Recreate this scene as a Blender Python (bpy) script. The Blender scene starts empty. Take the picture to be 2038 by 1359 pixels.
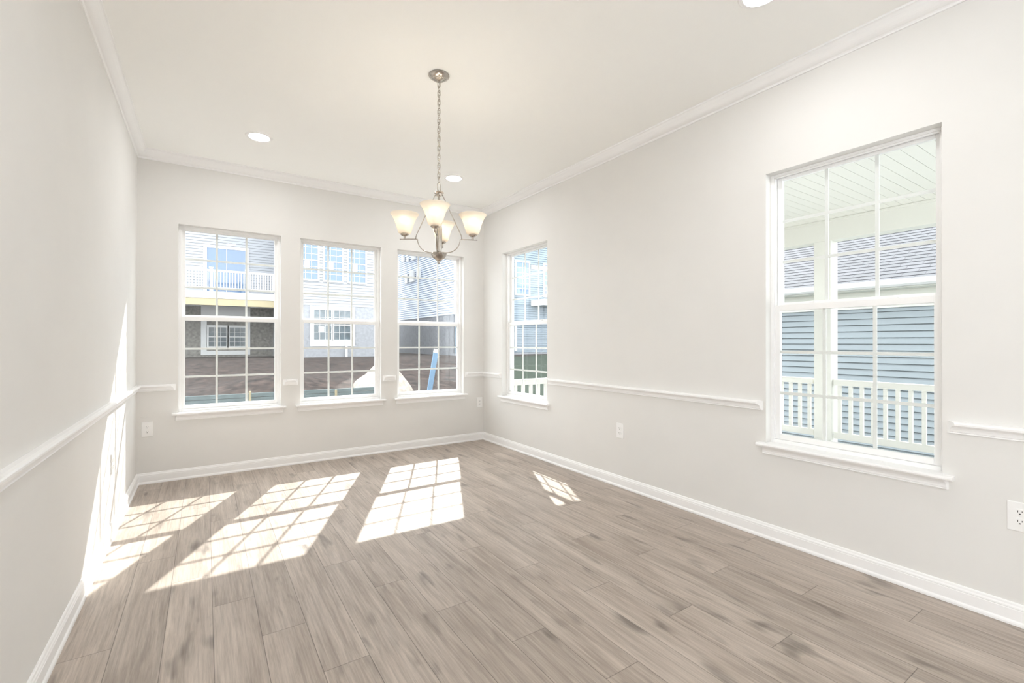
import bpy, bmesh, math, random
from mathutils import Vector, Matrix, noise

random.seed(4)
SC = bpy.context.scene
COL = SC.collection
PI = math.pi

# ---------------------------------------------------------------- camera, sky, sun, exposure
A, B, D, H = 0.467, 2.787, 4.820, 2.743      # left wall x=-A, right wall x=B, back wall y=D, ceiling z=H
LEFT0 = -0.55                                  # the left wall starts here; the unseen opening before it is added for daylight
REAR = -2.4                                   # rear wall, behind the camera
TW = 0.16                                     # wall thickness

cam_data = bpy.data.cameras.new('camera')
cam = bpy.data.objects.new('camera', cam_data)
COL.objects.link(cam)
cam.location = (0, 0, 1.1606)
cam.rotation_mode = 'QUATERNION'
_yaw, _pit, _rol = 0.5859, 0.0024, 0.0006
_f = Vector((math.sin(_yaw)*math.cos(_pit), math.cos(_yaw)*math.cos(_pit), math.sin(_pit)))
_r = Vector((math.cos(_yaw), -math.sin(_yaw), 0))
_u = _r.cross(_f)
_r2 = _r*math.cos(_rol) + _u*math.sin(_rol)
_u2 = -_r*math.sin(_rol) + _u*math.cos(_rol)
cam.rotation_quaternion = Matrix((( _r2.x, _u2.x, -_f.x), (_r2.y, _u2.y, -_f.y), (_r2.z, _u2.z, -_f.z))).to_quaternion()
cam_data.sensor_fit = 'HORIZONTAL'
cam_data.sensor_width = 36.0
cam_data.lens = 36.0*919.39/2038.0
cam_data.clip_start = 0.02
cam_data.clip_end = 300
SC.camera = cam

world = bpy.data.worlds.new('sky')
SC.world = world
world.use_nodes = True
_bg = world.node_tree.nodes['Background']
_bg.inputs['Color'].default_value = (0.93, 0.97, 1.0, 1)
_bg.inputs['Strength'].default_value = 1.5

sun_data = bpy.data.lights.new('sun', 'SUN')
sun_data.energy = 2.5
sun_data.angle = math.radians(0.55)
sun_data.color = (1.0, 0.96, 0.9)
sun = bpy.data.objects.new('sun', sun_data)
COL.objects.link(sun)
sun.location = (6, 14, 14)
_sd = Vector((-0.4913, -1.0384, -1.0))
sun.rotation_euler = _sd.to_track_quat('-Z', 'Y').to_euler()

SC.view_settings.view_transform = 'Standard'
SC.view_settings.look = 'None'
SC.view_settings.exposure = 2.0
SC.view_settings.gamma = 1.0
SC.view_settings.use_curve_mapping = False
SC.cycles.use_denoising = True
SC.cycles.use_light_tree = False
SC.cycles.max_bounces = 14
SC.cycles.diffuse_bounces = 8
SC.cycles.transparent_max_bounces = 24
SC.cycles.sample_clamp_indirect = 6.0
SC.cycles.caustics_reflective = False
SC.cycles.caustics_refractive = False

# ---------------------------------------------------------------- materials
def new_mat(name):
    m = bpy.data.materials.new(name)
    m.use_nodes = True
    nt = m.node_tree
    return m, nt, nt.nodes, nt.links, nt.nodes['Principled BSDF']

def mat(name, col, rough=0.5, metal=0.0, spec=0.5, vary=0.0, scale=20.0, bump=0.0, bscale=200.0, stretch=None):
    m, nt, N, L, p = new_mat(name)
    p.inputs['Roughness'].default_value = rough
    p.inputs['Metallic'].default_value = metal
    p.inputs['Specular IOR Level'].default_value = spec
    tc = N.new('ShaderNodeTexCoord')
    mp = N.new('ShaderNodeMapping')
    L.new(tc.outputs['Object'], mp.inputs['Vector'])
    if stretch:
        mp.inputs['Scale'].default_value = stretch
    nz = N.new('ShaderNodeTexNoise')
    nz.inputs['Scale'].default_value = scale
    nz.inputs['Detail'].default_value = 5
    L.new(mp.outputs['Vector'], nz.inputs['Vector'])
    mx = N.new('ShaderNodeMix')
    mx.data_type = 'RGBA'
    lo = [max(0, c*(1-vary)) for c in col]
    hi = [min(1, c*(1+vary)) for c in col]
    mx.inputs[6].default_value = (*lo, 1)
    mx.inputs[7].default_value = (*hi, 1)
    mr = N.new('ShaderNodeMapRange')
    mr.inputs['From Min'].default_value = 0.3; mr.inputs['From Max'].default_value = 0.7
    L.new(nz.outputs['Fac'], mr.inputs['Value'])
    L.new(mr.outputs[0], mx.inputs[0])
    L.new(mx.outputs[2], p.inputs['Base Color'])
    if bump:
        nb = N.new('ShaderNodeTexNoise')
        nb.inputs['Scale'].default_value = bscale
        nb.inputs['Detail'].default_value = 3
        L.new(tc.outputs['Object'], nb.inputs['Vector'])
        b = N.new('ShaderNodeBump')
        b.inputs['Strength'].default_value = bump
        b.inputs['Distance'].default_value = 0.002
        L.new(nb.outputs['Fac'], b.inputs['Height'])
        L.new(b.outputs['Normal'], p.inputs['Normal'])
    return m

def emit_mat(name, col, strength):
    m, nt, N, L, p = new_mat(name)
    p.inputs['Base Color'].default_value = (0.9, 0.9, 0.88, 1)
    p.inputs['Emission Color'].default_value = (*col, 1)
    p.inputs['Emission Strength'].default_value = strength
    return m

def glass_mat(name, tint, refl=1.0):
    m, nt, N, L, p = new_mat(name)
    N.remove(p)
    out = N['Material Output']
    lw = N.new('ShaderNodeLayerWeight')
    lw.inputs['Blend'].default_value = 0.5
    pw = N.new('ShaderNodeMath'); pw.operation = 'POWER'; pw.inputs[1].default_value = 5
    L.new(lw.outputs['Facing'], pw.inputs[0])
    ma = N.new('ShaderNodeMath'); ma.operation = 'MULTIPLY_ADD'
    ma.inputs[1].default_value = 0.95*refl
    ma.inputs[2].default_value = 0.042*refl
    L.new(pw.outputs[0], ma.inputs[0])
    tr = N.new('ShaderNodeBsdfTransparent')
    tr.inputs['Color'].default_value = (*tint, 1)
    gl = N.new('ShaderNodeBsdfGlossy')
    gl.inputs['Roughness'].default_value = 0.0
    mx = N.new('ShaderNodeMixShader')
    L.new(ma.outputs[0], mx.inputs[0])
    L.new(tr.outputs[0], mx.inputs[1])
    L.new(gl.outputs[0], mx.inputs[2])
    L.new(mx.outputs[0], out.inputs['Surface'])
    return m

def screen_mat(name):
    m, nt, N, L, p = new_mat(name)
    out = N['Material Output']
    p.inputs['Base Color'].default_value = (0.03, 0.033, 0.036, 1)
    p.inputs['Roughness'].default_value = 0.8
    tr = N.new('ShaderNodeBsdfTransparent')
    mx = N.new('ShaderNodeMixShader')
    mx.inputs[0].default_value = 0.11
    L.new(tr.outputs[0], mx.inputs[1])
    L.new(p.outputs[0], mx.inputs[2])
    L.new(mx.outputs[0], out.inputs['Surface'])
    return m

def shade_mat(name):
    m, nt, N, L, p = new_mat(name)
    N.remove(p)
    out = N['Material Output']
    di = N.new('ShaderNodeBsdfDiffuse'); di.inputs['Color'].default_value = (0.93, 0.89, 0.82, 1)
    tl = N.new('ShaderNodeBsdfTranslucent'); tl.inputs['Color'].default_value = (0.97, 0.92, 0.84, 1)
    rf = N.new('ShaderNodeBsdfTransparent'); rf.inputs['Color'].default_value = (0.98, 0.95, 0.9, 1)
    m1 = N.new('ShaderNodeMixShader'); m1.inputs[0].default_value = 0.13
    L.new(di.outputs[0], m1.inputs[1]); L.new(tl.outputs[0], m1.inputs[2])
    m2 = N.new('ShaderNodeMixShader'); m2.inputs[0].default_value = 0.09
    L.new(m1.outputs[0], m2.inputs[1]); L.new(rf.outputs[0], m2.inputs[2])
    L.new(m2.outputs[0], out.inputs['Surface'])
    return m

def floor_mat():
    m, nt, N, L, p = new_mat('oak_plank_floor')
    tc = N.new('ShaderNodeTexCoord')
    sp = N.new('ShaderNodeSeparateXYZ')
    L.new(tc.outputs['Object'], sp.inputs[0])
    def M(op, a, b=None, c=None):
        n = N.new('ShaderNodeMath'); n.operation = op
        for i, v in enumerate((a, b, c)):
            if v is None: continue
            if isinstance(v, (int, float)): n.inputs[i].default_value = v
            else: L.new(v, n.inputs[i])
        return n.outputs[0]
    PW, PL = 0.161, 1.15
    u = M('DIVIDE', M('SUBTRACT', sp.outputs['X'], 0.35), PW)
    row = M('FLOOR', u)
    fu = M('SUBTRACT', u, row)
    v = M('DIVIDE', M('ADD', M('SUBTRACT', sp.outputs['Y'], 2.875), M('MULTIPLY', row, 0.345)), PL)
    colm = M('FLOOR', v)
    fv = M('SUBTRACT', v, colm)
    cb = N.new('ShaderNodeCombineXYZ')
    L.new(row, cb.inputs[0]); L.new(colm, cb.inputs[1])
    wn = N.new('ShaderNodeTexWhiteNoise'); wn.noise_dimensions = '3D'
    L.new(cb.outputs[0], wn.inputs['Vector'])
    rnd = wn.outputs['Value']
    # per-plank shifted grain coordinates
    gx = M('ADD', sp.outputs['X'], M('MULTIPLY', rnd, 7.3))
    gy = M('ADD', sp.outputs['Y'], M('MULTIPLY', rnd, 23.7))
    def grain(sx, sy, detail, rough, dist):
        c = N.new('ShaderNodeCombineXYZ')
        L.new(M('MULTIPLY', gx, sx), c.inputs[0]); L.new(M('MULTIPLY', gy, sy), c.inputs[1])
        L.new(M('MULTIPLY', rnd, 11.0), c.inputs[2])
        n = N.new('ShaderNodeTexNoise')
        n.inputs['Scale'].default_value = 1.0
        n.inputs['Detail'].default_value = detail
        n.inputs['Roughness'].default_value = rough
        n.inputs['Distortion'].default_value = dist
        L.new(c.outputs[0], n.inputs['Vector'])
        return n.outputs['Fac']
    broad = grain(9, 1.3, 3, 0.55, 0.6)
    fine = grain(120, 5, 5, 0.7, 0.3)
    streak = grain(42, 1.6, 4, 0.6, 1.2)
    knot = grain(13, 3.4, 2, 0.45, 0.25)
    r1 = N.new('ShaderNodeValToRGB')
    e = r1.color_ramp.elements
    e[0].position = 0.30; e[0].color = (0.312, 0.256, 0.215, 1)
    e[1].position = 0.66; e[1].color = (0.580, 0.505, 0.442, 1)
    L.new(M('ADD', M('MULTIPLY', broad, 0.55), M('MULTIPLY', streak, 0.45)), r1.inputs[0])
    # fine grain darkening
    fm = N.new('ShaderNodeMapRange')
    fm.inputs['From Min'].default_value = 0.3; fm.inputs['From Max'].default_value = 0.62
    fm.inputs['To Min'].default_value = 0.74; fm.inputs['To Max'].default_value = 1.05
    L.new(fine, fm.inputs['Value'])
    kn = N.new('ShaderNodeMapRange')
    kn.inputs['From Min'].default_value = 0.62; kn.inputs['From Max'].default_value = 0.78
    kn.inputs['To Min'].default_value = 1.0; kn.inputs['To Max'].default_value = 0.50
    L.new(knot, kn.inputs['Value'])
    pv = M('MULTIPLY_ADD', rnd, 0.16, 0.93)
    tot = M('MULTIPLY', M('MULTIPLY', fm.outputs[0], kn.outputs[0]), pv)
    # seams
    su = M('MINIMUM', fu, M('SUBTRACT', 1.0, fu))
    sv = M('MINIMUM', fv, M('SUBTRACT', 1.0, fv))
    du = M('MULTIPLY', su, PW); dv = M('MULTIPLY', sv, PL)
    d = M('MINIMUM', du, dv)
    sm = N.new('ShaderNodeMapRange')
    sm.inputs['From Min'].default_value = 0.0006; sm.inputs['From Max'].default_value = 0.0018
    sm.inputs['To Min'].default_value = 0.45; sm.inputs['To Max'].default_value = 1.0
    L.new(d, sm.inputs['Value'])
    tot = M('MULTIPLY', tot, sm.outputs[0])
    vm = N.new('ShaderNodeVectorMath'); vm.operation = 'SCALE'
    L.new(r1.outputs['Color'], vm.inputs[0]); L.new(tot, vm.inputs['Scale'])
    L.new(vm.outputs[0], p.inputs['Base Color'])
    p.inputs['Roughness'].default_value = 0.42
    p.inputs['Specular IOR Level'].default_value = 0.32
    bp = N.new('ShaderNodeBump'); bp.inputs['Strength'].default_value = 0.25; bp.inputs['Distance'].default_value = 0.0015
    L.new(M('ADD', M('MULTIPLY', fine, 0.35), sm.outputs[0]), bp.inputs['Height'])
    L.new(bp.outputs['Normal'], p.inputs['Normal'])
    return m

def shingle_mat():
    m, nt, N, L, p = new_mat('roof_shingles')
    tc = N.new('ShaderNodeTexCoord')
    bt = N.new('ShaderNodeTexBrick')
    bt.inputs['Scale'].default_value = 1.0
    bt.inputs['Brick Width'].default_value = 0.34
    bt.inputs['Row Height'].default_value = 0.14
    bt.inputs['Mortar Size'].default_value = 0.007
    bt.inputs['Color1'].default_value = (0.078, 0.081, 0.089, 1)
    bt.inputs['Color2'].default_value = (0.094, 0.096, 0.107, 1)
    bt.inputs['Mortar'].default_value = (0.044, 0.044, 0.053, 1)
    bt.offset = 0.37
    L.new(tc.outputs['Object'], bt.inputs['Vector'])
    L.new(bt.outputs['Color'], p.inputs['Base Color'])
    p.inputs['Roughness'].default_value = 0.9
    return m

MW = mat('greige_wall_paint', (0.795, 0.787, 0.770), 0.75, vary=0.012, scale=3, bump=0.04, bscale=350)
MC = mat('ceiling_paint', (0.97, 0.975, 0.96), 0.85, vary=0.01, scale=2)
MT = mat('white_trim_paint', (0.93, 0.93, 0.935), 0.35, vary=0.008, scale=6)
MV = mat('white_vinyl', (0.94, 0.94, 0.94), 0.32, vary=0.006, scale=8)
MF = floor_mat()
MG = glass_mat('window_glass', (0.975, 0.985, 0.98), 0.5)
MS = screen_mat('insect_mesh')
MN = mat('brushed_nickel', (0.50, 0.46, 0.415), 0.26, metal=1.0, vary=0.08, scale=60, stretch=(1, 1, 12))
MSH = shade_mat('frosted_glass')
MB_ = emit_mat('lit_bulb', (1.0, 0.94, 0.85), 14.0)
ML = emit_mat('lit_lens', (1.0, 1.0, 1.0), 33.0)
MPL = mat('white_plastic', (0.93, 0.93, 0.93), 0.3, vary=0.006, scale=30)
MDK = mat('dark_slot', (0.06, 0.06, 0.06), 0.6, vary=0.1)
MSW = mat('white_lap_siding', (0.302, 0.311, 0.335), 0.6, vary=0.02, scale=4)
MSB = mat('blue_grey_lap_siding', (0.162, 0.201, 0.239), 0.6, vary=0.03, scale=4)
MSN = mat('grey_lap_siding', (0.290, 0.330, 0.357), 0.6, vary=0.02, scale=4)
MSP = mat('hazed_blue_lap_siding', (0.628, 0.685, 0.780), 0.6, vary=0.02, scale=4)  # blue-grey siding made paler: haze and overexposure put into its colour
MOT = mat('white_exterior_trim', (0.569, 0.569, 0.569), 0.5, vary=0.01)
MCR = mat('cream_porch_paint', (0.711, 0.706, 0.661), 0.5, vary=0.01)
MST = mat('grey_foundation_stone', (0.211, 0.200, 0.182), 0.9, vary=0.35, scale=9)
MSTP = mat('pale_foundation_stone', (0.286, 0.292, 0.313), 0.9, vary=0.15, scale=9)
MDI = mat('brown_dirt', (0.046, 0.032, 0.027), 0.95, vary=0.75, scale=5.0, bump=0.6, bscale=12)
MGR = mat('green_grass', (0.037, 0.051, 0.035), 0.95, vary=0.4, scale=18, bump=0.6, bscale=60)
MWD = mat('pale_lumber', (0.337, 0.288, 0.184), 0.7, vary=0.12, scale=6, stretch=(8, 1, 8))
MBF = mat('grey_green_boards', (0.128, 0.158, 0.162), 0.75, vary=0.12, scale=10)
MBL = mat('light_blue_film', (0.166, 0.275, 0.404), 0.45, vary=0.05)
MPG = mat('far_window_glass', (0.078, 0.135, 0.234), 0.08, spec=0.9, vary=0.05)  # blue of the reflected sky is put into the base colour
MPD = mat('dark_window_glass', (0.080, 0.104, 0.120), 0.08, spec=0.8, vary=0.3, scale=5)
MPT = mat('sticker_paper', (0.704, 0.704, 0.688), 0.7, vary=0.01)
MSG = mat('pale_straw', (0.395, 0.343, 0.291), 0.95, vary=0.35, scale=9, bump=0.8, bscale=30)
MRF = shingle_mat()

# ---------------------------------------------------------------- mesh builder
class MB:
    def __init__(self):
        self.bm = bmesh.new()
    def box(self, x0, x1, y0, y1, z0, z1):
        v = [self.bm.verts.new((x, y, z)) for x in (x0, x1) for y in (y0, y1) for z in (z0, z1)]
        for f in ((0,1,3,2), (4,6,7,5), (0,4,5,1), (2,3,7,6), (0,2,6,4), (1,5,7,3)):
            self.bm.faces.new([v[i] for i in f])
        return self
    def hull8(self, pts):
        v = [self.bm.verts.new(p) for p in pts]
        for f in ((0,1,3,2), (4,6,7,5), (0,4,5,1), (2,3,7,6), (0,2,6,4), (1,5,7,3)):
            self.bm.faces.new([v[i] for i in f])
        return self
    def lathe(self, prof, n=32, c=(0, 0, 0)):
        rings = []
        for r, z in prof:
            if r < 1e-6:
                rings.append([self.bm.verts.new((c[0], c[1], c[2]+z))])
            else:
                rings.append([self.bm.verts.new((c[0]+r*math.cos(2*PI*k/n), c[1]+r*math.sin(2*PI*k/n), c[2]+z)) for k in range(n)])
        for a, b in zip(rings[:-1], rings[1:]):
            for k in range(n):
                k2 = (k+1) % n
                if len(a) == 1 and len(b) == 1: continue
                if len(a) == 1: self.bm.faces.new((a[0], b[k], b[k2]))
                elif len(b) == 1: self.bm.faces.new((a[k], b[0], a[k2]))
                else: self.bm.faces.new((a[k], b[k], b[k2], a[k2]))
        return self
    def tube(self, pts, rx, rz=None, n=10, closed=False):
        rz = rz or rx
        P = [Vector(p) for p in pts]
        rings = []
        m = len(P)
        prev = None
        for i in range(m):
            if closed: t = P[(i+1) % m]-P[i-1]
            else: t = P[min(i+1, m-1)]-P[max(i-1, 0)]
            t.normalize()
            up = Vector((0, 0, 1)) if abs(t.z) < 0.95 else (prev or Vector((1, 0, 0)))
            s = t.cross(up).normalized()
            u = s.cross(t).normalized()
            prev = u
            rings.append([self.bm.verts.new(P[i]+s*rx*math.cos(2*PI*k/n)+u*rz*math.sin(2*PI*k/n)) for k in range(n)])
        rr = list(zip(rings[:-1], rings[1:]))
        if closed: rr.append((rings[-1], rings[0]))
        for a, b in rr:
            for k in range(n):
                self.bm.faces.new((a[k], a[(k+1) % n], b[(k+1) % n], b[k]))
        if not closed:
            self.bm.faces.new(rings[0]); self.bm.faces.new(rings[-1][::-1])
        return self
    def prism(self, prof, place, a0, a1, s0=0.0, s1=0.0):
        # prof: closed list of (d, z); place(a, d, z) -> point; ends shift with depth d (mitres and returns)
        r0 = [self.bm.verts.new(place(a0+s0*d, d, z)) for d, z in prof]
        r1 = [self.bm.verts.new(place(a1+s1*d, d, z)) for d, z in prof]
        n = len(prof)
        for k in range(n):
            self.bm.faces.new((r0[k], r0[(k+1) % n], r1[(k+1) % n], r1[k]))
        self.bm.faces.new(r0); self.bm.faces.new(r1[::-1])
        return self
    def build(self, name, m, parent=None, smooth=False, bevel=0.0, loc=None):
        bmesh.ops.recalc_face_normals(self.bm, faces=self.bm.faces[:])
        me = bpy.data.meshes.new(name)
        self.bm.to_mesh(me); self.bm.free()
        me.materials.append(m)
        o = bpy.data.objects.new(name, me)
        COL.objects.link(o)
        if parent: o.parent = parent
        if loc: o.location = loc
        if smooth:
            for p in me.polygons: p.use_smooth = True
            if smooth == 'auto':
                md = o.modifiers.new('edges', 'EDGE_SPLIT'); md.split_angle = math.radians(35)
        if bevel:
            b = o.modifiers.new('bevel', 'BEVEL'); b.width = bevel; b.segments = 2; b.limit_method = 'ANGLE'
            b.angle_limit = math.radians(50)
        return o

def tag(o, label, cat, group=None, kind=None):
    o['label'] = label; o['category'] = cat
    if group: o['group'] = group
    if kind: o['kind'] = kind
    return o

def thing(name, label, cat, loc=(0, 0, 0), rz=0.0, group=None, kind=None):
    o = bpy.data.objects.new(name, None)
    COL.objects.link(o)
    o.empty_display_size = 0.1
    o.location = loc; o.rotation_euler = (0, 0, rz)
    return tag(o, label, cat, group, kind)

def copy_tree(o, parent=None):
    c = o.copy(); COL.objects.link(c)
    c.parent = parent
    for ch in list(o.children): copy_tree(ch, c)
    return c

def struct(o, label, cat):
    return tag(o, label, cat, kind='structure')

# ---------------------------------------------------------------- room shell
WB, WT = 0.547, 2.165                 # window openings, bottom (under the stool) and top
BACKW = [(-0.192, 0.592), (0.757, 1.545), (1.720, 2.518)]
RIGHTW = [(0.668, 1.459), (3.578, 4.398)]

def wall(name, a0, a1, z0, z1, holes, place, m):
    """wall slab of thickness TW with rectangular openings; place(a, w, z) with w = 0 inside, TW outside"""
    xs = sorted({a0, a1, *[h[0] for h in holes], *[h[1] for h in holes]})
    zs = sorted({z0, z1, *[h[2] for h in holes], *[h[3] for h in holes]})
    bm = bmesh.new()
    V = {}
    def vert(i, j, k):
        if (i, j, k) not in V: V[(i, j, k)] = bm.verts.new(place(xs[i], TW*k, zs[j]))
        return V[(i, j, k)]
    def solid(i, j):
        if i < 0 or j < 0 or i >= len(xs)-1 or j >= len(zs)-1: return False
        cx, cz = (xs[i]+xs[i+1])/2, (zs[j]+zs[j+1])/2
        return not any(h[0] < cx < h[1] and h[2] < cz < h[3] for h in holes)
    for i in range(len(xs)-1):
        for j in range(len(zs)-1):
            if not solid(i, j): continue
            for k in (0, 1):
                bm.faces.new((vert(i, j, k), vert(i+1, j, k), vert(i+1, j+1, k), vert(i, j+1, k)))
            if not solid(i-1, j): bm.faces.new((vert(i, j, 0), vert(i, j+1, 0), vert(i, j+1, 1), vert(i, j, 1)))
            if not solid(i+1, j): bm.faces.new((vert(i+1, j, 0), vert(i+1, j+1, 0), vert(i+1, j+1, 1), vert(i+1, j, 1)))
            if not solid(i, j-1): bm.faces.new((vert(i, j, 0), vert(i+1, j, 0), vert(i+1, j, 1), vert(i, j, 1)))
            if not solid(i, j+1): bm.faces.new((vert(i, j+1, 0), vert(i+1, j+1, 0), vert(i+1, j+1, 1), vert(i, j+1, 1)))
    b = MB(); b.bm.free(); b.bm = bm
    return b.build(name, m)

struct(wall('wall_back', -A-TW, B+TW, -0.2, H+0.2, [(h[0], h[1], WB, WT) for h in BACKW], lambda a, w, z: (a, D+w, z), MW),
       'greige end wall with three tall windows side by side', 'wall')
struct(wall('wall_right', REAR, D, -0.2, H+0.2, [(h[0], h[1], WB, WT) for h in RIGHTW], lambda a, w, z: (B+w, a, z), MW),
       'long greige right wall with two porch windows', 'wall')
struct(wall('wall_left', LEFT0, D, -0.2, H+0.2, [], lambda a, w, z: (-A-w, a, z), MW),
       'long blank greige left wall catching a strip of sun', 'wall')
struct(wall('wall_rear', -1.5, B+TW, -0.2, H+0.2, [], lambda a, w, z: (a, REAR-w, z), MW), 'plain greige wall behind the camera', 'wall')
struct(MB().box(-A, B, REAR, D, -0.2, 0).box(-1.5, -A, REAR, LEFT0, -0.2, 0).build('floor', MF), 'grey-brown oak plank floor with bright sun patches', 'floor')
struct(MB().box(-A, B, REAR, D, H, H+0.2).box(-1.5, -A, REAR, LEFT0, H, H+0.2).build('ceiling', MC), 'plain off-white ceiling with recessed lights', 'ceiling')

P_back = lambda a, d, z: (a, D-d, z)
P_left = lambda a, d, z: (-A+d, a, z)
P_right = lambda a, d, z: (B-d, a, z)

BASE = [(0, 0), (0.019, 0), (0.019, 0.008), (0.017, 0.014), (0.0135, 0.018), (0.0125, 0.020), (0.0125, 0.062), (0.0105, 0.0645), (0.012, 0.068),
        (0.011, 0.073), (0.008, 0.078), (0.0065, 0.085), (0.004, 0.089), (0, 0.089)]
struct(MB().prism(BASE, P_back, -A, B, 1, -1).build('baseboard_back', MT), 'white baseboard along the window end wall', 'baseboard')
struct(MB().prism(BASE, P_left, LEFT0, D, 0, -1).build('baseboard_left', MT), 'white baseboard along the left wall', 'baseboard')
struct(MB().prism(BASE, P_right, REAR, D, 0, -1).build('baseboard_right', MT), 'white baseboard along the right wall', 'baseboard')

def arc_pts(c, r, a0, a1, n):
    return [(c[0]+r*math.cos(math.radians(a0+(a1-a0)*i/n)), c[1]+r*math.sin(math.radians(a0+(a1-a0)*i/n))) for i in range(n+1)]
CROWN = [(0, 2.666), (0.007, 2.666), (0.009, 2.671), (0.008, 2.676), (0.012, 2.679)]
CROWN += [(0.012+0.033*math.sin(t)+0.004*t, 2.679+0.045*(1-math.cos(t))) for t in [0.2*i for i in range(1, 8)]]
CROWN += [(0.056, 2.727), (0.060, 2.731), (0.066, 2.733), (0.066, H), (0, H)]
struct(MB().prism(CROWN, P_back, -A, B, 1, -1).build('trim_1', MT), 'white crown moulding above the window end wall', 'crown moulding')
struct(MB().prism(CROWN, P_left, LEFT0, D, 0, -1).build('trim_2', MT), 'white crown moulding on the left wall', 'crown moulding')
struct(MB().prism(CROWN, P_right, REAR, D, 0, -1).build('trim_3', MT), 'white crown moulding on the right wall', 'crown moulding')

RAIL = [(0, 0.756), (0.008, 0.756), (0.010, 0.759), (0.008, 0.763), (0.012, 0.766), (0.013, 0.775), (0.016, 0.783), (0.022, 0.790), (0.029, 0.793),
        (0.031, 0.796), (0.031, 0.803), (0.028, 0.808), (0.018, 0.811), (0, 0.811)]
n = 4
for place, a0, a1, lab in (
        (P_back, -A, -0.208, 'short white chair rail from left corner to first window'),
        (P_back, 0.610, 0.741, 'tiny white chair rail between first and second end windows'),
        (P_back, 1.560, 1.706, 'tiny white chair rail between second and third end windows'),
        (P_back, 2.534, B, 'short white chair rail from third end window to right corner'),
        (P_left, LEFT0, D, 'long white chair rail along the left wall'),
        (P_right, 4.415, D, 'short white chair rail between right corner and narrow porch window'),
        (P_right, 1.475, 3.562, 'white chair rail between the two right wall windows'),
        (P_right, REAR, 0.652, 'white chair rail right of the large porch window')):
    open_end = place is not P_back and a0 in (REAR, LEFT0)
    struct(MB().prism(RAIL, place, a0, a1, 0 if open_end else 1, -1).build('trim_%d' % n, MT), lab, 'chair rail')
    n += 1

# ---------------------------------------------------------------- windows
def make_window(nm, W, loc, rz, label, screen=True):
    w = thing(nm, label, 'window', loc, rz, kind='structure')
    Hh = WT-0.565
    f0, f1 = 0.058, 0.150
    fb, ft, fs = 0.020, 0.014, 0.017
    f = MB()
    f.box(0, fs, f0, f1, -0.018, Hh).box(W-fs, W, f0, f1, -0.018, Hh)
    f.box(fs, W-fs, f0, f1, Hh-ft, Hh).box(fs, W-fs, f0, f1, -0.018, fb)
    f.box(fs, fs+0.006, f0+0.004, f0+0.010, fb, Hh-ft).box(W-fs-0.006, W-fs, f0+0.004, f0+0.010, fb, Hh-ft)
    f.box(fs, W-fs, f0+0.004, f0+0.010, Hh-ft-0.008, Hh-ft)
    f.build('frame', MV, w, bevel=0.0015)
    zl = 0.785+0.035
    def sash(name, z0, z1, y0, y1, bot, top, stile):
        s = MB()
        x0, x1 = fs+0.0015, W-fs-0.0015
        s.box(x0, x0+stile, y0, y1, z0, z1).box(x1-stile, x1, y0, y1, z0, z1)
        s.box(x0+stile, x1-stile, y0, y1, z0, z0+bot).box(x0+stile, x1-stile, y0, y1, z1-top, z1)
        so = s.build(name, MV, w, bevel=0.002)
        gx0, gx1, gz0, gz1 = x0+stile, x1-stile, z0+bot, z1-top
        ym = (y0+y1)/2
        MB().box(gx0, gx1, ym-0.009, ym-0.005, gz0, gz1).build('pane', MG, so)
        g = MB()
        for i in (1, 2):
            cx = gx0+(gx1-gx0)*i/3
            g.box(cx-0.0085, cx+0.0085, ym-0.003, ym+0.003, gz0, gz1)
            cz = gz0+(gz1-gz0)*i/3
            g.box(gx0, gx1, ym-0.0032, ym+0.0032, cz-0.0085, cz+0.0085)
        g.build('grille', MV, so)
        return so
    sash('lower_sash', fb+0.001, zl, 0.069, 0.096, 0.031, 0.035, 0.027)
    sash('upper_sash', zl-0.020, Hh-ft-0.0005, 0.099, 0.126, 0.035, 0.017, 0.027)
    for fx in (0.27, 0.74):
        l = MB().box(W*fx-0.020, W*fx+0.020, 0.074, 0.098, zl, zl+0.005)
        l.box(W*fx-0.012, W*fx+0.012, 0.078, 0.094, zl+0.005, zl+0.011)
        l.build('sash_lock', MV, w, bevel=0.002)
    if screen:
        s = MB().box(fs+0.001, W-fs-0.001, 0.138, 0.1395, fb+0.002, zl-0.005)
        s.build('insect_screen', MS, w)
    # stool and apron
    st = MB()
    prof = [(0.0, -0.019), (0.036, -0.019), (0.040, -0.016), (0.042, -0.0095), (0.040, -0.003), (0.036, 0), (0.0, 0)]
    st.prism(prof, lambda a, d, z: (a, -d, z), -0.042, W+0.042, 0, 0)
    st.box(0.0005, W-0.0005, 0.0, 0.0575, -0.0175, 0)
    st.build('window_stool', MT, w)
    ap = [(0, -0.064), (0.010, -0.064), (0.011, -0.060), (0.009, -0.057), (0.012, -0.054), (0.012, -0.045), (0.015, -0.036), (0.021, -0.028), (0.028, -0.023), (0.030, -0.0192), (0, -0.0192)]
    MB().prism(ap, lambda a, d, z: (a, -d, z), -0.022, W+0.022, 0.5, -0.5).build('apron', MT, w)
    return w

for k, (h, lab) in enumerate(zip(BACKW, ('leftmost end wall window facing the white deck railing',
                                         'middle end wall window facing three upper house windows',
                                         'third end wall window behind the chandelier bowl'))):
    make_window('window_%d' % (k+1), h[1]-h[0], (h[0], D, 0.565), 0, lab)
make_window('window_4', RIGHTW[1][1]-RIGHTW[1][0], (B, RIGHTW[1][1], 0.565), -PI/2, 'foreshortened window on right wall beside the far corner')
make_window('window_5', RIGHTW[0][1]-RIGHTW[0][0], (B, RIGHTW[0][1], 0.565), -PI/2, 'large near window on right wall facing porch post')

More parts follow.
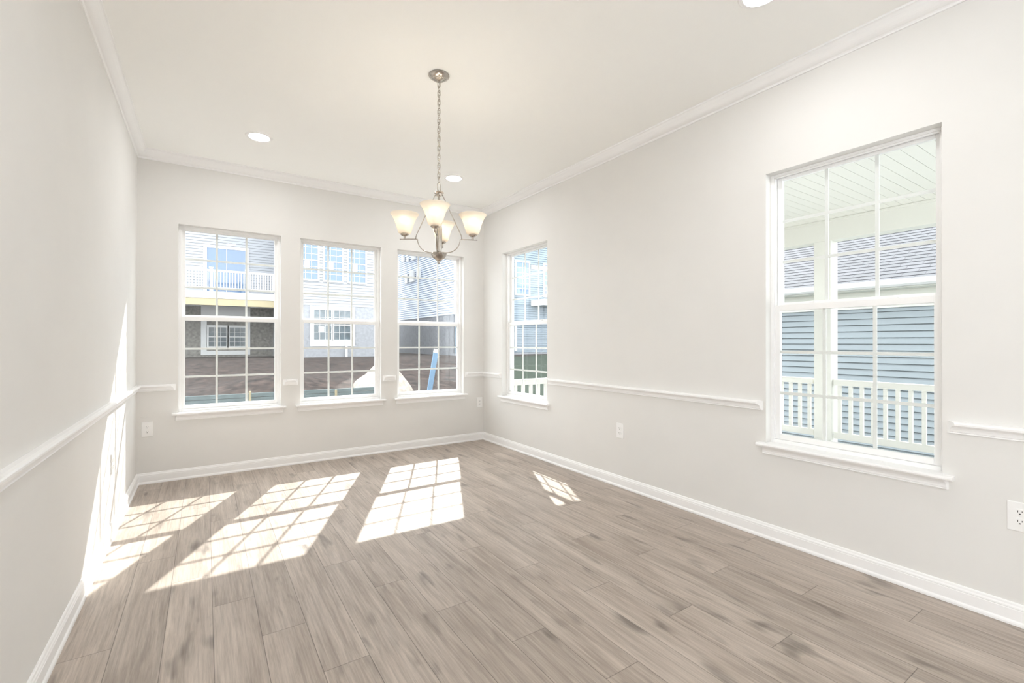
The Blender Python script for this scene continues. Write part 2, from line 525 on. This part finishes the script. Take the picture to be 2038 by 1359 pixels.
# ---------------------------------------------------------------- electrical outlets
def make_outlet():
    t = thing('electrical_outlet', '', 'outlet')
    # local: plate in the x-z plane, facing -y, centred on the origin
    MB().box(-0.0375, 0.0375, -0.0055, 0, -0.060, 0.060).build('face_plate', MPL, t, bevel=0.0025)
    for s in (1, -1):
        r = MB()
        pts = [(0.0165*math.cos(a), 0.0165*math.sin(a)) for a in [2*PI*i/28 for i in range(28)]]
        pts = [(x, max(-0.0125, min(0.0125, z))) for x, z in pts]
        front = [r.bm.verts.new((x, -0.0085, z+s*0.0195)) for x, z in pts]
        back = [r.bm.verts.new((x, -0.0050, z+s*0.0195)) for x, z in pts]
        for i in range(28):
            r.bm.faces.new((front[i], front[(i+1) % 28], back[(i+1) % 28], back[i]))
        r.bm.faces.new(front)
        ro = r.build('receptacle', MPL, t)
        sl = MB()
        sl.box(-0.0075, -0.0052, -0.0090, -0.0083, s*0.0195-0.001, s*0.0195+0.0075)
        sl.box(0.0052, 0.0072, -0.0090, -0.0083, s*0.0195, s*0.0195+0.0065)
        sl.box(-0.0026, 0.0026, -0.0090, -0.0083, s*0.0195-0.0092, s*0.0195-0.0048)
        sl.build('slots', MDK, ro)
    s = MB().lathe([(0, 0.0012), (0.0028, 0.0008), (0.0032, 0)], 14)
    so = s.build('screw', MPL, t)
    so.rotation_euler = (PI/2, 0, 0); so.location = (0, -0.0053, 0)
    return t

outlet = make_outlet()
for k, (loc, rz, lab) in enumerate((
        ((-0.397, D, 0.447), 0, 'white wall outlet on end wall below the leftmost window'),
        ((2.732, D, 0.447), 0, 'white wall outlet tucked in the corner under third end window'),
        ((B, 2.620, 0.452), -PI/2, 'white wall outlet on right wall between its two windows'),
        ((B, 0.427, 0.447), -PI/2, 'large near white outlet cut by the right photo edge'),
        ((-A, 3.640, 0.437), PI/2, 'white wall outlet on left wall inside the sun strip'))):
    o = outlet if k == 0 else copy_tree(outlet)
    o.location = loc; o.rotation_euler = (0, 0, rz)
    o['label'] = lab; o['group'] = 'duplex wall outlets'

# ---------------------------------------------------------------- recessed ceiling lights
def make_downlight():
    t = thing('recessed_light', '', 'ceiling light')
    MB().lathe([(0.070, -0.001), (0.072, -0.006), (0.090, -0.0045), (0.095, 0), (0.070, 0.0)], 40).build('trim_ring', MPL, t, smooth='auto')
    MB().lathe([(0, -0.003), (0.045, -0.0028), (0.0705, -0.001), (0.0705, 0), (0, 0)], 40).build('lens', ML, t, smooth='auto')
    return t
dl = make_downlight()
for k, (x, y, lab) in enumerate(((0.342, 4.035, 'recessed ceiling light above the leftmost end window'),
                                 (1.988, 4.010, 'recessed ceiling light behind the chandelier chain'),
                                 (2.097, 1.120, 'recessed ceiling light cut by the top photo edge'),
                                 (0.342, 1.120, 'recessed ceiling light overhead, seen only mirrored in the leftmost window'))):
    o = dl if k == 0 else copy_tree(dl)
    o.location = (x, y, H)
    o['label'] = lab; o['group'] = 'recessed ceiling lights'

# ---------------------------------------------------------------- chandelier
def make_chandelier(cx, cy):
    t = thing('chandelier', 'brushed nickel chandelier with four lit frosted glass shades', 'chandelier', (cx, cy, 0))
    MB().lathe([(0, H), (0.060, H), (0.062, H-0.004), (0.058, H-0.010), (0.040, H-0.022), (0.034, H-0.024), (0.033, H-0.028),
                (0.020, H-0.034), (0.008, H-0.038), (0, H-0.038)], 40).build('canopy', MN, t, smooth='auto')
    # chain with its cord
    ztop, zbot = H-0.036, 2.103
    cd = MB()
    pts = [(0.0035*math.sin(i*1.9), 0.0035*math.cos(i*1.9), ztop+(zbot-ztop)*i/44) for i in range(45)]
    ch = cd.tube(pts, 0.0013, n=6).build('chain', MN, t, smooth=True)
    nl, ll, lw = 22, 0.0385, 0.0090
    pitch = (ztop-zbot-ll)/(nl-1)
    def link(length, width, rad):
        ps = []
        hl = length/2-width
        for i in range(9): ps.append((width*math.cos(PI*i/8), 0, hl+width*math.sin(PI*i/8)))
        for i in range(9): ps.append((width*math.cos(PI+PI*i/8), 0, -hl+width*math.sin(PI+PI*i/8)))
        m = MB()
        P = [Vector(p) for p in ps]
        rings = []
        nn = len(P)
        for i in range(nn):
            tg = (P[(i+1) % nn]-P[i-1]).normalized()
            s = Vector((0, 1, 0)); u = tg.cross(s)
            rings.append([m.bm.verts.new(P[i]+s*rad*math.cos(2*PI*k/7)+u*rad*math.sin(2*PI*k/7)) for k in range(7)])
        for i in range(nn):
            a, b = rings[i], rings[(i+1) % nn]
            for k in range(7): m.bm.faces.new((a[k], a[(k+1) % 7], b[(k+1) % 7], b[k]))
        return m
    lk = link(ll, lw, 0.0020).build('chain_link', MN, ch, smooth=True)
    for i in range(nl):
        l = lk if i == 0 else lk.copy()
        if i:
            COL.objects.link(l); l.parent = ch
        l.location = (0, 0, ztop-ll/2-i*pitch)
        l.rotation_euler = (0, 0, (0.5 if i % 2 else 0.5+PI/2))
    hl = link(0.050, 0.014, 0.0032).build('hanging_loop', MN, t, smooth=True)
    hl.location = (0, 0, 2.080); hl.rotation_euler = (0, 0, 0.55)
    MB().lathe([(0, 2.057), (0.008, 2.056), (0.028, 2.050), (0.030, 2.046), (0.026, 2.042), (0.019, 2.040), (0.017, 2.030), (0.012, 2.026), (0, 2.026)], 32).build('top_cap', MN, t, smooth='auto')
    MB().lathe([(0, 2.03), (0.008, 2.03), (0.008, 1.875), (0.013, 1.870), (0.015, 1.855), (0.0185, 1.835), (0.0185, 1.715), (0.014, 1.700), (0.014, 1.690), (0, 1.690)], 28).build('column', MN, t, smooth='auto')
    MB().lathe([(0, 1.694), (0.045, 1.690), (0.047, 1.685), (0.044, 1.675), (0.034, 1.660), (0.020, 1.649), (0.011, 1.645), (0.009, 1.643), (0, 1.643)], 36).build('bowl', MN, t, smooth='auto')
    MB().lathe([(0, 1.646), (0.009, 1.644), (0.009, 1.630), (0.006, 1.627), (0, 1.627)], 20).build('finial', MN, t, smooth='auto')
    # arms in the local frame of one arm: +x outwards
    R0 = 0.200
    def arm_parts(ang):
        rot = (0, 0, ang)
        pts = [(0.030, 0, 1.692)]
        for i in range(13):
            a = PI/2*i/12
            pts.append((0.045+0.080*math.sin(a)**1.0*1.0, 0, 1.692+0.078*(1-math.cos(a))))
        pts.append((0.131, 0, 1.7715))
        a_ = MB()
        # flat strip arm: tall section drawn as a ribbon with real thickness
        P = [Vector(p) for p in pts]+[Vector((0.150, 0, 1.7715)), Vector((0.228, 0, 1.7690))]
        a_.tube(P, 0.0050, 0.0028, n=10)
        arm = a_.build('arm', MN, t, smooth=True)
        arm.rotation_euler = rot
        rd = MB().tube([(0.020, 0, 2.036), (0.026, 0, 2.024), (0.132, 0, 1.795), (0.136, 0, 1.773)], 0.0026, n=8).build('tie_rod', MN, t, smooth=True)
        rd.rotation_euler = rot
        cp = MB().lathe([(0, 1.788), (0.0065, 1.788), (0.0065, 1.769), (0, 1.769)], 14, (R0, 0, 0)).build('stem', MN, arm, smooth='auto')
        MB().lathe([(0, 1.803), (0.020, 1.803), (0.024, 1.800), (0.024, 1.796), (0.016, 1.790), (0.007, 1.786), (0, 1.786)], 28, (R0, 0, 0)).build('shade_cup', MN, arm, smooth='auto')
        outer = [(0.010, 1.8035), (0.030, 1.8035), (0.0365, 1.808), (0.0405, 1.818), (0.0455, 1.836), (0.0515, 1.857), (0.0590, 1.878), (0.0685, 1.897), (0.0785, 1.912), (0.0835, 1.918)]
        inner = [(r-0.003 if r > 0.012 else r, z+(0.003 if z < 1.81 else 0.0005)) for r, z in outer][::-1]
        sh = MB().lathe(outer+[(0.0830, 1.9195)]+inner, 40, (R0, 0, 0)).build('lamp_shade', MSH, t, smooth=True)
        sh.rotation_euler = rot
        MB().lathe([(0, 1.804), (0.013, 1.804), (0.013, 1.862), (0.010, 1.866), (0, 1.866)], 16, (R0, 0, 0)).build('socket', MPL, sh, smooth='auto')
        MB().lathe([(0, 1.866), (0.010, 1.867), (0.018, 1.874), (0.0235, 1.885), (0.0225, 1.896), (0.015, 1.905), (0, 1.909)], 20, (R0, 0, 0)).build('bulb', MB_, sh, smooth=True)
    # the arms stand a few degrees off the view axis
    base = math.atan2(-math.cos(0.5859), -math.sin(0.5859))+math.radians(3)
    for k in range(4): arm_parts(base+k*PI/2)
    return t
make_chandelier(1.150, 2.517)

# ---------------------------------------------------------------- porch outside the right wall
XP, YE, PZ, PC = 6.90, 4.97, -0.19, 2.80
PX0 = B+TW+0.004
struct(MB().box(PX0, XP+0.25, -3.0, YE+0.15, PZ-0.08, PZ).build('porch_floor', MOT), 'pale porch deck outside the right wall windows', 'porch floor')
pcb = MB()
ny = 74
y0, y1 = -3.0, YE+0.25
step = (y1-y0)/ny
for i in range(ny):
    pcb.box(PX0, XP+0.25, y0+i*step+0.002, y0+(i+1)*step-0.002, PC, PC+0.02)
pcb.box(PX0, XP+0.25, y0, y1, PC+0.006, PC+0.06)
struct(pcb.build('porch_ceiling', MCR), 'cream beaded board ceiling over the porch', 'porch ceiling')
pb = MB().box(XP, XP+0.21, -3.0, YE+0.21, 2.52, PC-0.002)
pb.box(XP-0.018, XP, -3.0, YE-0.02, PC-0.035, PC-0.002)
struct(pb.build('porch_beam', MCR, bevel=0.003), 'cream header beam along the outer porch edge', 'porch beam')
struct(MB().box(PX0, XP-0.02, YE, YE+0.21, 2.52, PC-0.002).build('porch_beam', MCR, bevel=0.003), 'cream header beam across the far porch end', 'porch beam')

def porch_post(x, y, lab):
    o = MB().box(-0.1025, 0.1025, -0.1025, 0.1025, 0, 2.52-PZ-0.001).build('porch_post', MCR, bevel=0.004)
    o.location = (x, y, PZ)
    return tag(o, lab, 'post', 'cream porch posts')
PYS = [4.97+0.1025, 2.865, 0.66, -1.5]
porch_post(XP+0.1035, PYS[0], 'cream porch post at the far outer porch corner')
porch_post(XP+0.1035, PYS[1], 'square cream porch post seen through the large right window')
porch_post(XP+0.1035, PYS[2], 'cream porch post right of the large window view')
porch_post(4.95, YE+0.1025, 'cream porch post midway along the far porch end')

def railing(p0, p1, lab, nm='porch_railing'):
    p0, p1 = Vector(p0), Vector(p1)
    L_ = (p1-p0).length
    t = thing(nm, lab, 'railing', (p0.x, p0.y, PZ), math.atan2(p1.y-p0.y, p1.x-p0.x), group='white porch railings')
    z1 = 0.675-PZ
    MB().box(0, L_, -0.035, 0.035, z1-0.075, z1).build('top_rail', MCR, t, bevel=0.006)
    MB().box(0, L_, -0.022, 0.022, 0.085, 0.170).build('bottom_rail', MCR, t, bevel=0.004)
    nb = max(2, round(L_/0.122))
    b0 = MB().box(-0.019, 0.019, -0.019, 0.019, 0.168, z1-0.073).build('baluster', MCR, t)
    for i in range(nb):
        b = b0 if i == 0 else b0.copy()
        if i:
            COL.objects.link(b); b.parent = t
        b.location = ((i+0.5)*L_/nb, 0, 0)
    return t
xr = XP+0.06
railing((xr, PYS[1]-0.122, 0), (xr, PYS[2]+0.122, 0), 'cream porch railing right of the post in large window')
railing((xr, PYS[0]-0.122, 0), (xr, PYS[1]+0.122, 0), 'cream porch railing left of the post in large window')
railing((PX0+0.002, YE+0.06, 0), (4.95-0.122, YE+0.06, 0), 'white end railing seen low through the foreshortened right window')
railing((4.95+0.122, YE+0.06, 0), (XP-0.02, YE+0.06, 0), 'white end railing between the two far end porch posts')

# ---------------------------------------------------------------- houses outside
def siding(mb, place, a0, a1, z0, z1, lap=0.127, lip=0.016, gap=0.010):
    """lapped boards as one folded sheet with a closed back; place(a, d, z), d outwards"""
    k = max(1, round((z1-z0)/lap)); lap = (z1-z0)/k
    prof = []
    for i in range(k):
        prof += [(-0.035, z0+i*lap), (lip, z0+i*lap), (0.002, z0+(i+1)*lap-gap), (-0.035, z0+(i+1)*lap-gap)]
    prof += [(-0.06, z1), (-0.06, z0)]
    mb.prism(prof, place, a0, a1)
    return mb

def far_window(parent, place, a0, a1, z0, z1, cols=3, rows=2, pane=None, trim=0.075, sticker=None, hung=True, name='window', frame=None):
    pane = pane or MPG
    f = MB()
    def bx(x0, x1, d0, d1, zz0, zz1, mb):
        mb.hull8([place(a, d, z) for a in (x0, x1) for d in (d0, d1) for z in (zz0, zz1)])
    bx(a0-trim, a0, 0.005, 0.05, z0-trim, z1+trim, f); bx(a1, a1+trim, 0.005, 0.05, z0-trim, z1+trim, f)
    bx(a0, a1, 0.005, 0.05, z1, z1+trim, f); bx(a0, a1, 0.005, 0.055, z0-trim, z0, f)
    fo = f.build(name, frame or MOT, parent)
    p = MB(); bx(a0, a1, 0.012, 0.020, z0, z1, p); p.build('pane', pane, fo)
    g = MB()
    zm = (z0+z1)/2
    if hung: bx(a0, a1, 0.021, 0.040, zm-0.022, zm+0.022, g)
    for i in range(1, cols):
        c = a0+(a1-a0)*i/cols
        bx(c-0.009, c+0.009, 0.021, 0.028, z0, z1, g)
    for zz0, zz1 in (((z0, zm), (zm, z1)) if hung else ((z0, z1),)):
        for j in range(1, rows):
            c = zz0+(zz1-zz0)*j/rows
            bx(a0, a1, 0.021, 0.0275, c-0.009, c+0.009, g)
    if cols > 1 or rows > 1 or hung: g.build('grille', MOT, fo)
    else: g.bm.free()
    if sticker:
        sx0, sx1, sz0, sz1 = sticker
        s = MB(); bx(sx0, sx1, 0.0285, 0.030, sz0, sz1, s); so = s.build('sticker', MPT, fo)
        k = MB(); w = sx1-sx0
        bx(sx0+w*0.45, sx0+w*0.85, 0.030, 0.0305, sz0+(sz1-sz0)*0.47, sz0+(sz1-sz0)*0.56, k)
        k.build('print', MST, fo)
    return fo

GZ = 0.45
# --- white house across the yard
ha = thing('white_house', 'white-sided house with raised deck across the dirt yard', 'house', (2.0, 25.0, GZ))
def hp(o): o.matrix_parent_inverse = Matrix.Translation((-2.0, -25.0, -GZ)); return o
class PA:  # parts are drawn in world coordinates and moved under the house's base
    pass
def under(root):
    for c in list(root.children):
        if not c.get('_done'):
            c.matrix_parent_inverse = Matrix.Translation(-Vector(root.location))
Y1, Y2, XS, XE = 25.0, 22.0, 2.75, 7.30
F1 = lambda a, d, z: (a, Y1-d, z)
F2 = lambda a, d, z: (a, Y2-d, z)
FS = lambda a, d, z: (XS-d, a, z)
FE = lambda a, d, z: (XE+d, a, z)
sd = MB()
siding(sd, F1, -7.0, XS, 2.82, 12.2)
siding(sd, F2, XS, XE, 2.82, 12.2)
siding(sd, FS, Y2, Y1, 2.82, 12.2)
siding(sd, FE, Y2, 31.0, 2.82, 12.2)
sd.build('siding_wall', MSW, ha)
MB().box(-7.0, XS-0.02, Y1+0.0, Y1+0.2, -0.6, 2.815).build('foundation_wall', MST, ha)
MB().box(XS-0.02, XE, Y2+0.0, Y2+0.2, -0.6, 2.815).box(XS-0.02, XS+0.2, Y2+0.2, Y1+0.2, -0.6, 2.815).box(XE-0.2, XE, Y2+0.2, 31.0, -0.6, 2.815).build('foundation_wall', MSTP, ha)
rb = MB()
rb.hull8([(-7.4, Y2-0.5, 12.2), (-7.4, 27.0, 13.3), (-7.4, Y2-0.5, 12.35), (-7.4, 27.0, 13.45), (XE+0.4, Y2-0.5, 12.2), (XE+0.4, 27.0, 13.3), (XE+0.4, Y2-0.5, 12.35), (XE+0.4, 27.0, 13.45)])
rb.hull8([(-7.4, 31.5, 12.2), (-7.4, 27.0, 13.3), (-7.4, 31.5, 12.35), (-7.4, 27.0, 13.45), (XE+0.4, 31.5, 12.2), (XE+0.4, 27.0, 13.3), (XE+0.4, 31.5, 12.35), (XE+0.4, 27.0, 13.45)])
rb.build('roof', MRF, ha)
for x0, x1 in ((XS-0.05, XS+0.06), (XE-0.06, XE+0.03)):
    MB().box(x0, x1, Y2-0.03, Y2+0.06, 2.82, 12.2).build('corner_trim', MOT, ha)
for a0, a1, sx in ((3.41, 4.166, 3.62), (4.458, 5.212, 4.63), (5.52, 6.275, 5.70)):
    far_window(ha, F2, a0, a1, 3.965, 5.66, 3, 3, sticker=(sx, sx+0.21, 4.47, 4.775))
lw_ = MB()
for q in ((3.86, 5.80, 0.99, 1.24), (3.86, 5.80, 2.67, 2.80), (3.86, 3.97, 1.24, 2.67), (5.64, 5.80, 1.24, 2.67)):
    lw_.box(q[0], q[1], Y2-0.045, Y2-0.001, q[2], q[3])
lw_.build('window_surround', MOT, ha)
far_window(ha, F2, 4.02, 4.75, 1.29, 2.62, 3, 2, trim=0.05, pane=MPD, sticker=(4.21, 4.45, 1.62, 1.88))
far_window(ha, F2, 4.87, 5.59, 1.29, 2.62, 3, 2, trim=0.05, pane=MPD)
MB().tube([(5.40, Y2-0.10, GZ-0.3), (5.40, Y2-0.10, 1.30)], 0.055, n=14).build('vent_pipe', MOT, ha, smooth='auto')
# upper glazed door and lower glazed door behind the deck
dr = far_window(ha, F1, 0.046, 1.561, 3.30, 5.45, 2, 1, trim=0.13, hung=False, name='glazed_door')
ld = MB()
for q in ((-0.17, 1.76, 0.59, 0.78), (-0.17, 1.76, 2.35, 2.82), (-0.17, 0.05, 0.78, 2.35), (1.62, 1.76, 0.78, 2.35)):
    ld.box(q[0], q[1], Y1-0.05, Y1-0.001, q[2], q[3])
ld.build('door_surround', MOT, ha)
far_window(ha, F1, 0.125, 0.80, 0.985, 1.85, 3, 2, trim=0.09, pane=MPD, name='glazed_door')
far_window(ha, F1, 0.93, 1.555, 0.985, 1.85, 3, 2, trim=0.09, pane=MPD, name='glazed_door')
# deck
DY = 22.5
MB().box(-6.5, XS-0.03, DY, Y1-0.03, 2.97, 3.25).build('deck_floor', MOT, ha)
MB().box(-6.5, XS-0.03, DY+0.02, DY+0.14, 2.685, 2.965).build('deck_beam', MWD, ha)
for px in (-6.3, -3.1): MB().box(px-0.07, px+0.07, DY+0.01, DY+0.15, -0.4, 2.685).build('deck_post', MWD, ha)
rl = MB().box(-6.4, XS-0.04, DY+0.02, DY+0.09, 4.07, 4.15)
rl.box(-6.4, XS-0.04, DY+0.035, DY+0.075, 3.36, 3.43)
ro = rl.build('deck_railing', MOT, ha)
posts = [-2.36, -1.08, 0.195, 1.470, 2.66]
for x in posts:
    MB().box(x-0.06, x+0.06, DY+0.0, DY+0.12, 3.25, 4.20).box(x-0.08, x+0.08, DY-0.02, DY+0.14, 4.20, 4.245).build('railing_post', MOT, ro)
bb = MB().box(-0.019, 0.019, DY+0.036, DY+0.074, 3.42, 4.08)
b0 = bb.build('baluster', MOT, ro)
first = True
for p0, p1 in zip(posts[:-1], posts[1:]):
    nb = 11
    for i in range(nb):
        b = b0 if first else b0.copy()
        if not first:
            COL.objects.link(b); b.parent = ro
        first = False
        b.location = (p0+0.06+(i+0.5)*(p1-p0-0.12)/nb, 0, 0)
under(ha)

# --- blue-grey house beyond the third window
hb = thing('blue_house', 'blue-grey sided house with vents, seen through the third end window', 'house', (15.0, 21.0, GZ))
XB, YB = 10.5, 21.0
GS = lambda a, d, z: (XB-d, a, z)
GF = lambda a, d, z: (a, YB-d, z)
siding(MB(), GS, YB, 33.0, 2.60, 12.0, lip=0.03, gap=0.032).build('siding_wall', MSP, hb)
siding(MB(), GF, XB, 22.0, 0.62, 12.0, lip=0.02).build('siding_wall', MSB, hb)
MB().box(XB, XB+0.2, YB+0.2, 33.0, -0.4, 2.595).box(XB, 22.0, YB+0.001, YB+0.2, -0.4, 0.615).build('foundation_wall', MSTP, hb)
MB().box(XB-0.04, XB+0.08, YB-0.04, YB+0.08, 2.6, 12.0).build('corner_trim', MOT, hb)
MB().hull8([(x, y, z) for x in (XB-0.4, 22.4) for y, z in ((YB-0.5, 12.0), (YB-0.5, 12.15), (27.0, 13.2), (27.0, 13.35))]).hull8(
    [(x, y, z) for x in (XB-0.4, 22.4) for y, z in ((33.5, 12.0), (33.5, 12.15), (27.0, 13.2), (27.0, 13.35))]).build('roof', MRF, hb)
for y0_, y1_, z0_, z1_ in ((27.35, 27.8, 4.80, 5.45), (26.35, 27.0, 4.82, 5.48), (25.4, 25.9, 4.85, 5.5), (27.95, 28.3, 6.25, 6.6), (27.2, 27.5, 6.13, 6.38), (26.15, 26.7, 6.12, 6.42)):
    v = MB().box(XB-0.13, XB-0.02, y0_, y1_, z0_, z1_)
    v.build('wall_vent', MOT, hb, bevel=0.03)
far_window(hb, GF, 14.20, 15.03, 3.85, 5.60, 2, 3, trim=0.09, name='window')
far_window(hb, GF, 16.15, 17.0, 3.85, 5.60, 2, 3, trim=0.09, name='window')
MB().box(15.2, 18.6, YB-1.2, YB-0.02, 3.20, 3.52).build('balcony_floor', MOT, hb)
br = MB().box(15.22, 18.58, YB-1.18, YB-1.11, 4.20, 4.28).box(15.22, 18.58, YB-1.17, YB-1.13, 3.74, 3.80).build('balcony_railing', MOT, hb)
for i in range(24):
    x = 15.30+i*0.138
    if i == 0: bq = MB().box(-0.02, 0.02, YB-1.17, YB-1.13, 3.79, 4.21).build('baluster', MOT, br); q = bq
    else:
        q = bq.copy(); COL.objects.link(q); q.parent = br
    q.location = (x, 0, 0)
MB().box(15.2, 18.6, YB-0.045, YB-0.01, 5.28, 5.52).build('trim_band', MOT, hb)
MB().box(14.08, 14.20, YB-0.10, YB-0.02, 0.70, 2.08).build('downspout', MOT, hb, bevel=0.01)
under(hb)

# --- grey-blue neighbour beyond the porch
XN = 11.0
hn = thing('neighbour_house', 'blue-grey sided neighbour with shingle roof beyond the porch', 'house', (XN, 2.5, -1.3))
NW = lambda a, d, z: (XN-d, a, z)
siding(MB(), NW, -4.0, 8.6, -1.0, 2.02, lip=0.03).build('siding_wall', MSN, hn)
MB().box(XN-0.01, XN+0.2, -4.0, 8.6, -1.7, -1.005).box(XN+0.2, 18.0, 8.4, 8.6, -1.7, 2.02).build('foundation_wall', MSTP, hn)
MB().box(XN-0.42, XN-0.02, -4.3, 8.9, 2.17, 2.19).box(XN-0.05, XN+0.05, -4.0, 8.6, 1.84, 2.17).build('soffit', MCR, hn)
g = MB()
gp = [(0.405, 2.19), (0.50, 2.19), (0.535, 2.23), (0.54, 2.32), (0.52, 2.32), (0.50, 2.31), (0.43, 2.31), (0.405, 2.30)]
g.prism(gp, NW, -4.3, 8.9).build('gutter', MOT, hn)
MB().box(XN-0.405, XN-0.39, -4.3, 8.9, 2.19, 2.30).build('fascia', MOT, hn)
under(hn)
# roof slope with stepped courses, built flat in its own frame and tilted about the eave
sl = math.atan2(2.6, 4.0); LS = 4.9
rm = MB()
kc = 35; lap = LS/kc
prof = []
for i in range(kc):
    prof.append((i*lap, 0.008)); prof.append(((i+1)*lap, 0.0))
prof += [(LS, -0.05), (0, -0.05)]
rm.prism(prof, lambda a, d, z: (a, d, z), 0, 13.2)
rf = rm.build('roof', MRF, hn)
rf.rotation_mode = 'QUATERNION'
ex = Vector((0, -1, 0)); ey = Vector((math.cos(sl), 0, math.sin(sl))); ez = ex.cross(ey)
rf.rotation_quaternion = Matrix(((ex.x, ey.x, ez.x), (ex.y, ey.y, ez.y), (ex.z, ey.z, ez.z))).to_quaternion()
rf.location = Vector((XN-0.46, 8.9, 2.305))-Vector(hn.location)

# ---------------------------------------------------------------- ground
def gz(x, y):
    t = max(0.0, min(1.0, (y-6.0)/15.0))
    z = -0.75+1.25*t*t*(3-2*t)
    z += 0.22*noise.noise(Vector((x*0.35, y*0.35, 1.7)))*min(1, max(0, (21.5-y)/4))*min(1, max(0, (y-6)/3))
    z += 0.05*noise.noise(Vector((x*1.7, y*1.7, 4.1)))*min(1, max(0, (21.8-y)/2))
    z += 0.55*math.exp(-((x-1.3)/1.5)**2-((y-13.0)/1.6)**2)
    if x > 5.5:
        s = min(1, (x-5.5)/3)
        z -= 0.55*s*max(0, min(1, (18-y)/8))
    return z
def heightfield(x0, x1, y0, y1, nx, ny, dz):
    m = MB()
    V = [[m.bm.verts.new((x0+(x1-x0)*i/nx, y0+(y1-y0)*j/ny, gz(x0+(x1-x0)*i/nx, y0+(y1-y0)*j/ny)+dz)) for j in range(ny+1)] for i in range(nx+1)]
    for i in range(nx):
        for j in range(ny):
            m.bm.faces.new((V[i][j], V[i+1][j], V[i+1][j+1], V[i][j+1]))
    return m
struct(heightfield(-14, 24, 5.2, 34, 150, 116, 0).build('ground', MDI, smooth=True), 'bare brown dirt slope of the building site', 'ground')
lm = MB()
LV = []
for i in range(61):
    LV.append([])
    for j in range(51):
        y = 5.6+13.6*j/50
        x = 0.585*y+0.5+12*i/60
        LV[-1].append(lm.bm.verts.new((x, y, gz(x, y)+0.03)))
for i in range(60):
    for j in range(50):
        lm.bm.faces.new((LV[i][j], LV[i+1][j], LV[i+1][j+1], LV[i][j+1]))
struct(lm.build('lawn', MGR, smooth=True), 'green lawn beyond the far porch end', 'lawn')
struct(MB().box(PX0+0.0, 24, -8, 5.2, -1.5, -1.32).build('side_yard', MGR), 'green strip of yard between porch and neighbour', 'yard')

# ---------------------------------------------------------------- building-site things close to the house
bf = thing('board_fence', 'low grey-green horizontal board fence below the leftmost window view', 'fence', (1.2, 9.0, -0.5))
for i in range(11):
    z = -0.5+i*0.073
    MB().box(-4.2, 1.9, -0.02+0.004*(i % 2), 0.02+0.004*(i % 2), i*0.073, i*0.073+0.068).build('board', MBF, bf, bevel=0.004)
for x in (-3.6, -1.6, 0.2, 1.7):
    MB().box(x-0.03, x+0.03, 0.026, 0.085, -0.35, 0.79).build('post', MBF, bf)
for x, y, z, lab in ((0.622, 8.86, 0.345, 'short pale wood stake before the fence in leftmost window'),
                     (2.000, 8.86, 0.292, 'short pale wood stake low in the middle window')):
    s = MB().box(-0.018, 0.018, -0.018, 0.018, -0.30, z+0.62)
    s.hull8([(a*0.018, b*0.018, -0.30) if c else (a*0.003, b*0.003, -0.42) for a in (-1, 1) for b in (-1, 1) for c in (0, 1)])
    o = s.build('wooden_stake', MWD, bevel=0.002)
    o.location = (x, y, -0.62)
    tag(o, lab, 'stake', 'wooden survey stakes')
lb = thing('leaning_board', 'light blue board with white end leaning outside the third window', 'board', (3.74, 9.0, -0.75))
lb.rotation_euler = (0, math.radians(10.2), 0)
MB().box(-0.052, 0.052, -0.02, 0.02, 0, 1.72).build('wrapped_length', MBL, lb, bevel=0.003)
MB().box(-0.053, 0.053, -0.021, 0.021, 1.72, 1.80).build('white_end', MOT, lb, bevel=0.003)

pile = MB()
pc = (4.18, 12.6)
nr, na = 14, 40
top = pile.bm.verts.new((pc[0], pc[1], gz(*pc)+0.98))
prev = None
for i in range(1, nr+1):
    q = i/nr
    ring = []
    for k in range(na):
        a = 2*PI*k/na
        R_ = 1.0+0.18*noise.noise(Vector((math.cos(a)*1.3, math.sin(a)*1.3, 0.4)))
        x, y = pc[0]+q*R_*0.86*math.cos(a), pc[1]+q*R_*0.86*math.sin(a)
        h = 0.98*(1-q)**1.0
        z = gz(x, y)+h+(0.05*noise.noise(Vector((x*5, y*5, 2.2))) if i < nr else -0.03)
        ring.append(pile.bm.verts.new((x, y, z)))
    for k in range(na):
        if prev is None: pile.bm.faces.new((top, ring[k], ring[(k+1) % na]))
        else: pile.bm.faces.new((prev[k], ring[k], ring[(k+1) % na], prev[(k+1) % na]))
    prev = ring
pile.bm.faces.new(prev[::-1])
po = pile.build('straw_pile', MSG, smooth=True)
tag(po, 'pale sunlit straw pile on the dirt between middle and third end windows', 'straw pile')
